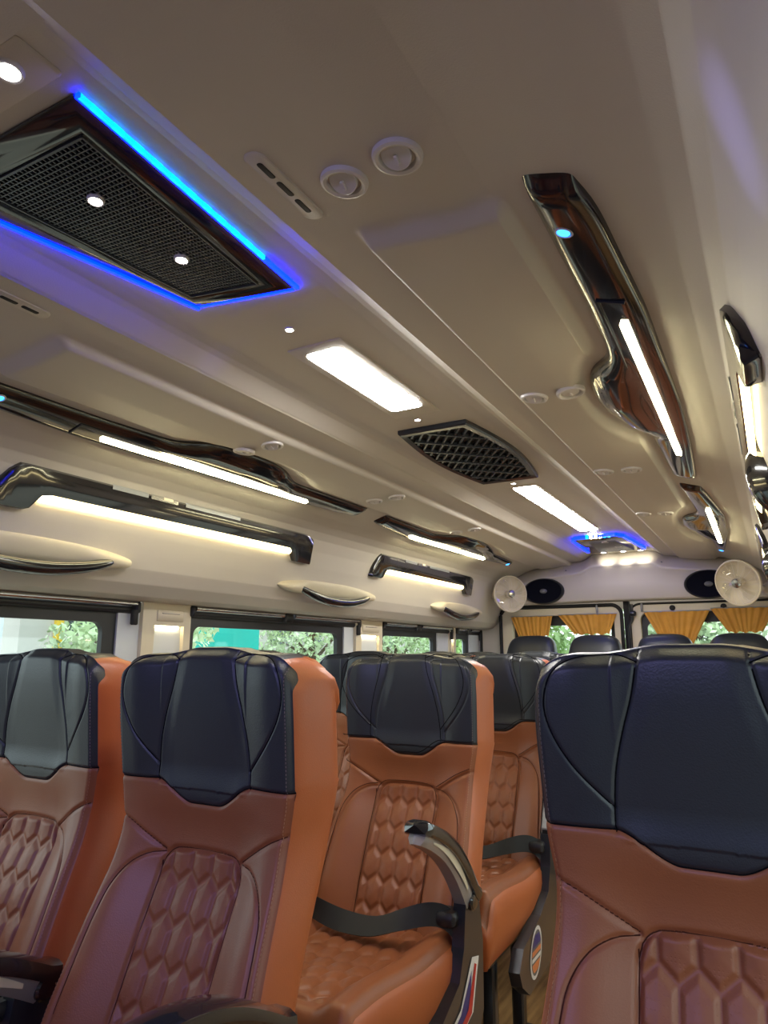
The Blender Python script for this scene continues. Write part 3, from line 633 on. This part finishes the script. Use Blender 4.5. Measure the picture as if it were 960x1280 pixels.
HG = head_grid(); BG, BK = body_grid(); QG = quilt_grid()
def seat_proto():
    root = empty('reclining_seat', (0, 0, 0))
    MB().grid(BG, BK).build('backrest', 'tan_leather', root, sharp=False)
    MB().grid(QG).build('quilted_panel', 'quilt_leather', root, sharp=False)
    MB().grid(HG).build('headrest_cover', 'dark_leather', root, sharp=False)
    # border ring: up the left edge, over the top, down the right edge
    left = np.concatenate([BG[:-1:5, 0], HG[::4, 0]]); top = HG[-1, 1:-1:3]; right = np.concatenate([BG[:-1:5, -1], HG[::4, -1]])[::-1]
    ring = np.concatenate([left, top, right]); d = np.gradient(ring[:, [0, 2]], axis=0); nn = np.stack([-d[:, 1], d[:, 0]], -1); nn /= np.linalg.norm(nn, axis=1)[:, None]
    nl = len(left); m = len(ring); kind = np.zeros(m)
    sarr = np.abs(ring[:, 0])/.207; kk = np.arange(m)
    z_ = ring[:, 2]-CZ; side = np.clip((-z_+.005)/.10, 0, 1)**.5
    steps = [(0, 0), (.004, .0012), (.012, .0030), (.03, .005), (.055, .006), (.08, .006), (.105, .004), (.125, 0), (.142, -.009), (.152, -.022), (.155, -.040)]
    G = []
    for t, o in steps:
        P = ring.copy(); P[:, 0] += nn[:, 0]*o; P[:, 2] += nn[:, 1]*o*.6; P[:, 1] += t*(1-.22*ss(-z_, .2, .55))
        P[:, 2] = np.minimum(P[:, 2], CZ+.016-.115*(t/.15)**2.1); G.append(P)
    G = np.array(G).transpose(1, 0, 2); i0 = nl+3; i1 = m-nl-4
    MB().grid(G[:i0+1]).build('side_panel', 'side_leather', root, sharp=False)
    MB().grid(G[i1:]).build('side_panel', 'side_leather', root, sharp=False)
    MB().grid(G[i0:i1+1]).build('top_cover', 'dark_leather', root, sharp=False)
    MB().add(G[:, -1], [tuple(range(m-1, -1, -1))]).build('back_shell', 'grey', root, sharp=False)
    # piping line of stitches along both side seams
    for c, nm in ((-1, 'L'), (1, 'R')):
        for rg, mt in ((BG, 'thread'), (HG, 'dark_thread')):
            mb = MB(); col = rg[:, 75 + 72*c if rg is BG else 110+105*c]; L = np.concatenate([[0], np.cumsum(np.linalg.norm(np.diff(col, axis=0), axis=1))]); s = 0
            while s < L[-1]-.006:
                p = Vector([np.interp(s, L, col[:, k]) for k in range(3)]); q = Vector([np.interp(s+.0036, L, col[:, k]) for k in range(3)])
                o = Vector((0, -.0006, 0)); u = Vector((.0006, 0, 0)); mb.add([p+u, p-u, q-u, q+u, p+o*2, q+o*2], [(0, 4, 5, 3), (1, 2, 5, 4), (0, 1, 4), (3, 5, 2)]); s += .0062
            mb.build('stitching', mt, root)['kind'] = 'stuff'
    mat_s = {'seam_dark': [(S_CEN, 1), (S_WING, 1), ([(x, float(bnd(x))) for x in np.linspace(-.199, .199, 90)], 0)], 'seam_brown': [(S_DIAG, 1), (S_ARC[:-6], 1), ([q for q in Q_OUT if q[1] > -.7], 0), ([(-QW, -.36-.01*k) for k in range(37)], 1)]}
    for mt, lines in mat_s.items():
        mb = MB()
        for pl, mir in lines:
            for sg in ((1, -1) if mir else (1,)):
                P = []
                for (x0, z0), (x1, z1) in zip(pl, pl[1:]):
                    nseg = max(1, int(math.hypot(x1-x0, z1-z0)/.006))
                    for k in range(nseg): P.append((sg*(x0+(x1-x0)*k/nseg), z0+(z1-z0)*k/nseg))
                P.append((sg*pl[-1][0], pl[-1][1])); P = [q for q in P if q[1] < ztop(q[0]/.207)-.001]
                X_ = np.array([q[0] for q in P]); Z_ = np.array([q[1] for q in P]); Y_ = base_y(X_, Z_)+detail(X_, Z_)
                mb.tube([(a_, b_-.0004, c_+CZ) for a_, b_, c_ in zip(X_, Y_, Z_)], .0011, 5)
        mb.build('seam', mt, root)
    # seat cushion
    xs = np.linspace(-.203, .203, 111); ys = np.linspace(-.60, -.10, 130); G = []
    for y in ys:
        x = xs; bol = ss(np.abs(x), .115, .165)*.022; top = .455+.022*ss(-y, .25, .50)+bol
        top = top-.060*ss(-y, .545, .60)**1.7-.020*ss(np.abs(x), .178, .203)**1.8
        g = seg_d(x, np.full(x.shape, y), [(-.12, -.1), (-.12, -.50), (-.09, -.53), (.09, -.53), (.12, -.50), (.12, -.1)])
        inq = ss(g, .001, .008)*(np.abs(x) < .12)*(y > -.53); W = .0455
        top = top-quilt(x, np.full(x.shape, y+.0)*1.0)*inq-groove(g, .006, .0035); G.append(np.stack([x, np.full(x.shape, y), top], -1))
    G = np.array(G)
    MB().grid(G).build('cushion', 'tan_leather', root, sharp=False)
    rg = np.concatenate([G[:, 0][::-1], G[0, 1:], G[1:, -1]])[::3]; dd = [(0, 0), (.010, .007), (.04, .012), (.09, .008), (.130, -.004), (.14, -.02)]; c = np.array([0, -.3]); GG = []
    for h, o in dd:
        P = rg.copy(); v = P[:, :2]-c; v = np.sign(v)*(np.abs(v) > np.array([.193, .29])); ln = np.maximum(np.linalg.norm(v, axis=1), 1)[:, None]; P[:, :2] += v/ln*o; P[:, 2] = P[:, 2]*(1-h/.14)+(.320)*(h/.14) if h > .02 else P[:, 2]-h; GG.append(P)
    MB().grid(np.array(GG).transpose(1, 0, 2)).build('cushion_side', 'side_leather', root, sharp=False)
    # under frame
    MB().rbox((0, -.33, .325), (.38, .44, .03), .008).build('seat_pan', 'black_metal', root)
    for x in (-.15, .15):
        mb = MB(); mb.rbox((x, -.45, .16), (.035, .035, .31), .005); mb.rbox((x, -.22, .16), (.035, .035, .31), .005); mb.rbox((x, -.33, .008), (.055, .40, .016), .004); mb.build('leg', 'black_metal', root)
    MB().rbox((0, -.44, .20), (.30, .03, .05), .005).build('cross_bar', 'rubber', root)
    # hinge bracket on the right side
    def side_plate(x, sg, parent, m='black_metal'):
        o = [(-.44, .24), (-.38, .20), (-.10, .22), (-.03, .30), (-.025, .44), (-.045, .54), (-.085, .556), (-.125, .550), (-.140, .46), (-.17, .40), (-.26, .36), (-.42, .325), (-.46, .28)]
        n = len(o); vs = [(x, y, z) for y, z in o]+[(x+sg*.030, y*.985-.003, z) for y, z in o]
        fs = [tuple(range(n-1, -1, -1)), tuple(range(n, 2*n))]+[(i, (i+1) % n, n+(i+1) % n, n+i) for i in range(n)]
        return MB().add(vs, fs).build('side_bracket', m, parent, smooth=False)
    sp = side_plate(.206, 1, root)
    # flag coloured sticker on the bracket: white edge, blue and red bands (flat print)
    for (o, m, dx) in (([(-.36, .312), (-.10, .39), (-.06, .49), (-.10, .50), (-.17, .42), (-.27, .385), (-.375, .345)], 'sticker_white', .0015), ([(-.34, .324), (-.12, .395), (-.105, .475), (-.17, .41), (-.27, .375), (-.355, .345)], 'navy', .002), ([(-.30, .327), (-.11, .392), (-.077, .478), (-.088, .484), (-.13, .405), (-.28, .345)], 'red', .0025)):
        x = .236+dx; MB().add([(x, y, z-.070) for y, z in o], [tuple(range(len(o)))]).build('sticker', m, sp, smooth=False)
    # armrest, origin at its pivot
    arm = empty('armrest', (.222, -.095, .550)); arm.parent = root; L = .33
    def prof(u): return (-u*L, .012*math.sin(math.pi*u)-.0)
    Gt = []; Gb = []
    for u in np.linspace(-.06, 1, 34):
        y = -u*L; bow = .030*math.sin(math.pi*max(0, u)); hb = .030-.014*u; e = math.sqrt(max(0, 1-max(0, (u-.93)/.07)**2))*.9+.1; e0 = 1 if u > .02 else .75
        top = .022+bow; Gt.append([(dx*e, y, top+dz*e) for dx, dz in ((-.028, -.018), (-.032, -.004), (-.028, .008), (-.014, .014), (.014, .014), (.028, .008), (.032, -.004), (.028, -.018), (0, -.020), (-.028, -.018))])
        Gb.append([(dx*e, y*.96, top-.012+dz*e0) for dx, dz in ((-.021, 0), (-.022, -hb*.6), (-.014, -hb*1.35), (.014, -hb*1.35), (.022, -hb*.6), (.021, 0))])
    def shift(G): return [[(x+.222, y-.095, z+.550) for x, y, z in r] for r in G]
    for G_, nm, m in ((Gt, 'pad', 'gloss_black'), (Gb, 'arm_body', 'silver')):
        mb = MB().grid(shift(G_)); k = len(G_[0])
        for r, q in ((0, 1), (-1, -1)): mb.add(shift(G_)[r], [tuple(range(k))[::q]])
        mb.build(nm, m, arm)
    mat_in = 'cream'
    G_ = [[(.0225*sx, -u*L*.96, .010+.030*math.sin(math.pi*u)-dz*(.030-.014*u)) for dz in (.15+.5*abs(2*u-1), 1.0-.35*abs(2*u-.9))] for sx in (1,) for u in np.linspace(.15, .85, 14)]
    MB().grid(shift(G_)).build('inlay', mat_in, arm)
    M = Matrix.Translation((.222+.018, -.095, .545))@Matrix.Rotation(math.pi/2, 4, 'Y'); MB().lathe([(.020, -.03), (.020, .004), (.016, .008), (.0001, .009)], M, 24).build('pivot_cap', 'gloss_black', arm)
    return root
proto = seat_proto()
def belt(root):
    pts = [(-.20, -.13, .50), (-.17, -.17, .505), (-.12, -.19, .500), (-.05, -.20, .492), (.04, -.21, .497), (.11, -.20, .520), (.16, -.17, .530), (.19, -.14, .520), (.215, -.12, .49)]
    P = [tuple(p) for p in cat_rom(pts, 4)]; G = []
    for i, p in enumerate(P):
        tw = 1.05+.35*math.sin(i*.30); cy, cz = .024*math.cos(tw), .024*math.sin(tw); q = Vector((p[0], p[1], p[2]-.004)); n_ = Vector((0, -math.sin(tw), math.cos(tw)))*.0012; e_ = Vector((0, cy, cz)); G.append([tuple(q-e_+n_), tuple(q+e_+n_), tuple(q+e_-n_), tuple(q-e_-n_), tuple(q-e_+n_)])
    L = root.location; G = [[(x+L.x, y+L.y, z+L.z) for x, y, z in r] for r in G]
    b = MB().grid(G).build('seat_belt', 'webbing', root)
    return b
bl = belt(proto)
MB().rbox((.195, -.13, .515), (.05, .055, .03), .006, Matrix.Rotation(.0, 4, 'X')).build('belt_buckle', 'black', bl)
def copy_tree(o, parent=None):
    c = o.copy(); COL.objects.link(c); c.parent = parent
    for ch in o.children: copy_tree(ch, c)
    return c
GRP = 'tan and black reclining seats in rows'
SEATS = [  # x, y, recline degrees, arm angle, label
 (-.905, .935, 0, 14, 'nearest full seat left of the aisle, navy headrest, maroon front, orange side'),
 (-1.405, .955, 0, 12, 'window seat at the left photo edge, front row, partly cut off'),
 (-.096, .950, 0, 17, 'big navy and maroon seat right of the aisle, cut by the right photo edge'),
 (-.905, 1.705, -4, 35, 'second row aisle seat, bright tan, with raised armrest'),
 (-1.400, 1.64, 0, 0, 'second row window seat, only its dark top showing behind the front aisle seat'),
 (-.905, 2.385, -4, 100, 'third row aisle seat, behind the one with the raised armrest'),
 (-1.400, 2.32, 0, 0, 'third row window seat, dark top and orange side below the second window'),
 (-.905, 2.92, 0, 0, 'fourth row aisle seat, only its dark grey top showing'),
 (-1.400, 2.98, 0, 0, 'fourth row window seat, dark top and orange side below the third window'),
 (-1.400, 3.52, 0, 0, 'last window seat of the rows, a dark sliver before the rear bench'),
]
for i, (x, y, rec, arm, lab) in enumerate(SEATS):
    o = proto if i == 0 else copy_tree(proto)
    o.location = (x, y, 0)
    tag(o, lab, 'seat', GRP)
    for ch in o.children:
        nm = ch.name.split('.')[0]
        if nm in ('backrest', 'quilted_panel', 'headrest_cover', 'side_panel', 'top_cover', 'back_shell', 'stitching') and rec:
            piv = Vector((0, -.10, .48)); R = Matrix.Translation(piv)@Matrix.Rotation(math.radians(rec), 4, 'X')@Matrix.Translation(-piv)
            ch.matrix_local = R
        if i in (7, 8, 9) and nm in ('cushion', 'cushion_side', 'seat_pan', 'leg', 'cross_bar', 'side_bracket'): ch.matrix_local = Matrix.Translation((0, -.03, 0))@Matrix.Diagonal((1, .66, 1, 1))
        if nm == 'armrest': 
            ch.rotation_euler = (math.radians(-arm), 0, 0)
            dy, dz = {0: (.050, .016), 1: (.02, -.012), 2: (.02, 0)}.get(i, (0, 0)); ch.location = (.222, -.095+dy, .550+dz)
r3 = [o for o in bpy.data.objects if o.name.startswith('reclining_seat') and abs(o.location.y-2.385) < 1e-3][0]
br = [c for c in r3.children if c.name.startswith('side_bracket')][0]
for c in list(br.children): bpy.data.objects.remove(c)
for m, k, rx, rz, z0, z1 in (('sticker_white', 0, .052, .062, -1, 1), ('grey', 1, .044, .053, -1, 1), ('orange_print', 2, .040, .048, -.9, -.45), ('sticker_white', 2, .040, .048, -.35, -.15), ('orange_print', 2, .040, .048, -.05, .2), ('navy', 2, .040, .048, .35, .9)):
    pts = []; th = np.linspace(math.asin(max(-1, z0)), math.asin(min(1, z1)), 14)
    pts = [(rx*math.cos(t_), rz*math.sin(t_)) for t_ in th]+[(-rx*math.cos(t_), rz*math.sin(t_)) for t_ in th[::-1]]
    o = MB().add([(.2375+.0005*k, -.315+p[0]+p[1]*.25, .285+p[1]) for p in pts], [tuple(range(len(pts)))]).build('sticker', m, None, smooth=False); o.parent = br
# rear bench seats
def rear_seat():
    root = empty('bench_seat', (0, 0, 0))
    def pad(name, c, d, m, par, p=3.0, tp=0):
        G = []
        for v in np.linspace(-math.pi/2, math.pi/2, 22):
            cz = np.sign(math.sin(v))*abs(math.sin(v))**(2/p); r = abs(math.cos(v))**(2/p); row = []
            for u in np.linspace(0, 2*math.pi, 41):
                cx = np.sign(math.cos(u))*abs(math.cos(u))**(2/p)*r; cy = np.sign(math.sin(u))*abs(math.sin(u))**(2/p)*r
                row.append((c[0]+d[0]/2*cx*(1-tp*cz), c[1]+d[1]/2*cy+(.03*(cz+1)), c[2]+d[2]/2*cz))
            G.append(row)
        return MB().grid(G).build(name, m, par, sharp=False)
    pad('headrest', (0, .0, CZ+.020), (.290, .13, .18), 'dark_leather', root, 3.6, .12)
    pad('backrest', (0, -.03, CZ-.33), (.34, .15, .62), 'tan_leather', root, 5)
    pad('cushion', (0, -.17, .48), (.34, .30, .16), 'tan_leather', root, 5)
    for x in (-.12, .12): MB().rbox((x, -.2, .2), (.04, .3, .4), .006).build('leg', 'black_metal', root)
    return root
rs = rear_seat()
for i, (x, lab) in enumerate(((-1.260, 'leftmost dark headrest seat of the rear bench'), (-.892, 'rear bench seat second from left, before the door split'), (-.520, 'rear bench seat third from left, right of the door split'), (-.160, 'rightmost dark headrest seat of the rear bench'))):
    o = rs if i == 0 else copy_tree(rs); o.location = (x, 4.03, 0); tag(o, lab, 'seat', 'rear bench seats with dark headrests')
# ------------------------------------------------------------------ outside
struct(MB().box((-6, 6, -.75), (60, 60, .1)).build('ground', 'earth'))
def leaves(c, rad, n, size, rng):
    v = rng.normal(size=(n, 3)); v /= np.linalg.norm(v, axis=1)[:, None]; v = v*(rng.random((n, 1))**.4)*np.array(rad)+np.array(c)
    a = rng.normal(size=(n, 3)); a /= np.linalg.norm(a, axis=1)[:, None]; b = rng.normal(size=(n, 3)); b -= (a*b).sum(1)[:, None]*a; b /= np.linalg.norm(b, axis=1)[:, None]
    s = size*(.6+.8*rng.random((n, 1))); P = np.stack([v-a*s, v+b*s*.45, v+a*s, v-b*s*.45], 1).reshape(-1, 3)
    return P, [(4*i, 4*i+1, 4*i+2, 4*i+3) for i in range(n)]
rng = np.random.default_rng(3)
def tree(name, loc, h, crown, n, size, m, lab, group):
    t = empty(name, loc, lab, 'tree', group); x, y, z = loc; mb = MB(); mb.tube([(x, y, z), (x+.1, y, z+h*.4), (x-.05, y+.1, z+h*.9)], [.12, .09, .04], 8)
    for k in range(9):
        a = k*2.4; b = Vector((x, y, z+h*(.3+.06*k))); e = b+Vector((math.cos(a)*crown[0]*.8, math.sin(a)*crown[1]*.8, .5+.1*k)); mb.tube([b, (b+e)/2+Vector((0, 0, .2)), e], [.05, .03, .012], 6)
    mb.build('trunk', 'bark', t); lv = MB()
    for k in range(9):
        a = k*2.4; c = (x+math.cos(a)*crown[0]*.55, y+math.sin(a)*crown[1]*.55, z+h*(.40+.07*k)); P, F = leaves(c, (crown[0]*.55, crown[1]*.55, crown[2]*.4), n//9, size, rng); lv.add(P, F)
    lv.build('foliage', m, t, smooth=False)['kind'] = 'stuff'
TL = [((-7.2, 6.3, -.7), 'leaf_pale', 2.2), ((-11.5, 11.0, -.7), 'leaf', 3.4), ((-8.9, 12.6, -.7), 'leaf_pale', 3.2), ((-8.3, 15.4, -.7), 'leaf_pale', 3.2), ((-8.5, 19.0, -.7), 'leaf', 3.4)]
names = ['low pale green bush tree seen through the first left window', 'leafy green tree seen behind the teal netting', 'pale green tree seen at the back end of the second left window', 'green tree seen through the third left window', 'pale tree seen through the last left window']
for (p, m, h), l in zip(TL, names): tree('leafy_tree', p, h, (1.35, 1.35, 1.3) if h > 3 else (1.0, 1.0, .8), 4500, .06, m, l, 'trees outside the van')
for k, x in enumerate((-3.9, -1.2, 1.5)):
    tree('leafy_tree', (x, 11.5, -.7), 2.8, (1.3, .8, 1.2), 5000, .07, 'leaf' if k != 1 else 'leaf_pale', ['tree behind the left rear door glass', 'tree behind the middle of the rear doors', 'tree behind the right rear door glass'][k], 'trees outside the van')
t = empty('netting_fence', (-9.6, 9.4, -.7), 'teal green netting fence seen through the second left window', 'fence')
G = [[(-9.3+.5*u+.05*math.sin(u*20), 8.3+2.4*u, z+.04*math.sin(u*30)) for z in np.linspace(-.7, 1.62, 6)] for u in np.linspace(0, 1, 40)]; MB().grid(G).build('net', 'teal_net', t)
for u in (0, .33, .66, 1): MB().tube([(-9.36+.5*u, 8.3+2.4*u, -.7), (-9.36+.5*u, 8.3+2.4*u, 1.72)], .03, 8).build('post', 'bark', t)
t = empty('banner', (-9.9, 10.3, 1.6), 'narrow red and white banner above the teal netting', 'banner')
MB().box((-9.9, 10.2, 1.78), (.04, 2.6, .17)).build('cloth', 'banner', t)
for y in (8.95, 11.45): MB().tube([(-9.95, y, -.7), (-9.95, y, 1.9)], .03, 8).build('pole', 'bark', t)
t = empty('parked_truck', (-5.8, 3.2, -.7), 'pale blue white box side seen at the left end of the first window', 'truck')
MB().rbox((-6.6, 2.0, 1.0), (2.2, 3.0, 2.3), .06).build('cargo_box', 'pale_wall', t)
for y in (1.1, 2.9): MB().lathe([(.4, -.12), (.4, .12), (.3, .13), (.0001, .13)], Matrix.Translation((-5.75, y, -.3))@Matrix.Rotation(math.pi/2, 4, 'Y'), 24).build('wheel', 'rubber', t)
t = empty('site_hut', (-14.6, 11.2, -.7), 'yellow framed pale building behind the bushes of the first window', 'building')
MB().box((-14.6, 11.5, 1.3), (2.5, 5.5, 4.0)).build('wall', 'building', t)
for k in range(4): MB().box((-13.3, 9.6+1.2*k, 1.8), (.12, .16, 3.0)).build('column', 'yellow', t)
for k in range(3): MB().box((-13.32, 10.2+1.2*k, 1.9), (.06, .7, .7)).build('window', 'pane_dark', t)
t = empty('low_building', (-15, 23, -.7), 'pale building in the haze behind the trees', 'building')
MB().box((-15, 24, 1.2), (3, 16, 3.8)).build('wall', 'building', t)
for k in range(8): MB().box((-13.47, 17.5+1.8*k, 1.8), (.06, .9, .8)).build('window', 'pane_dark', t)
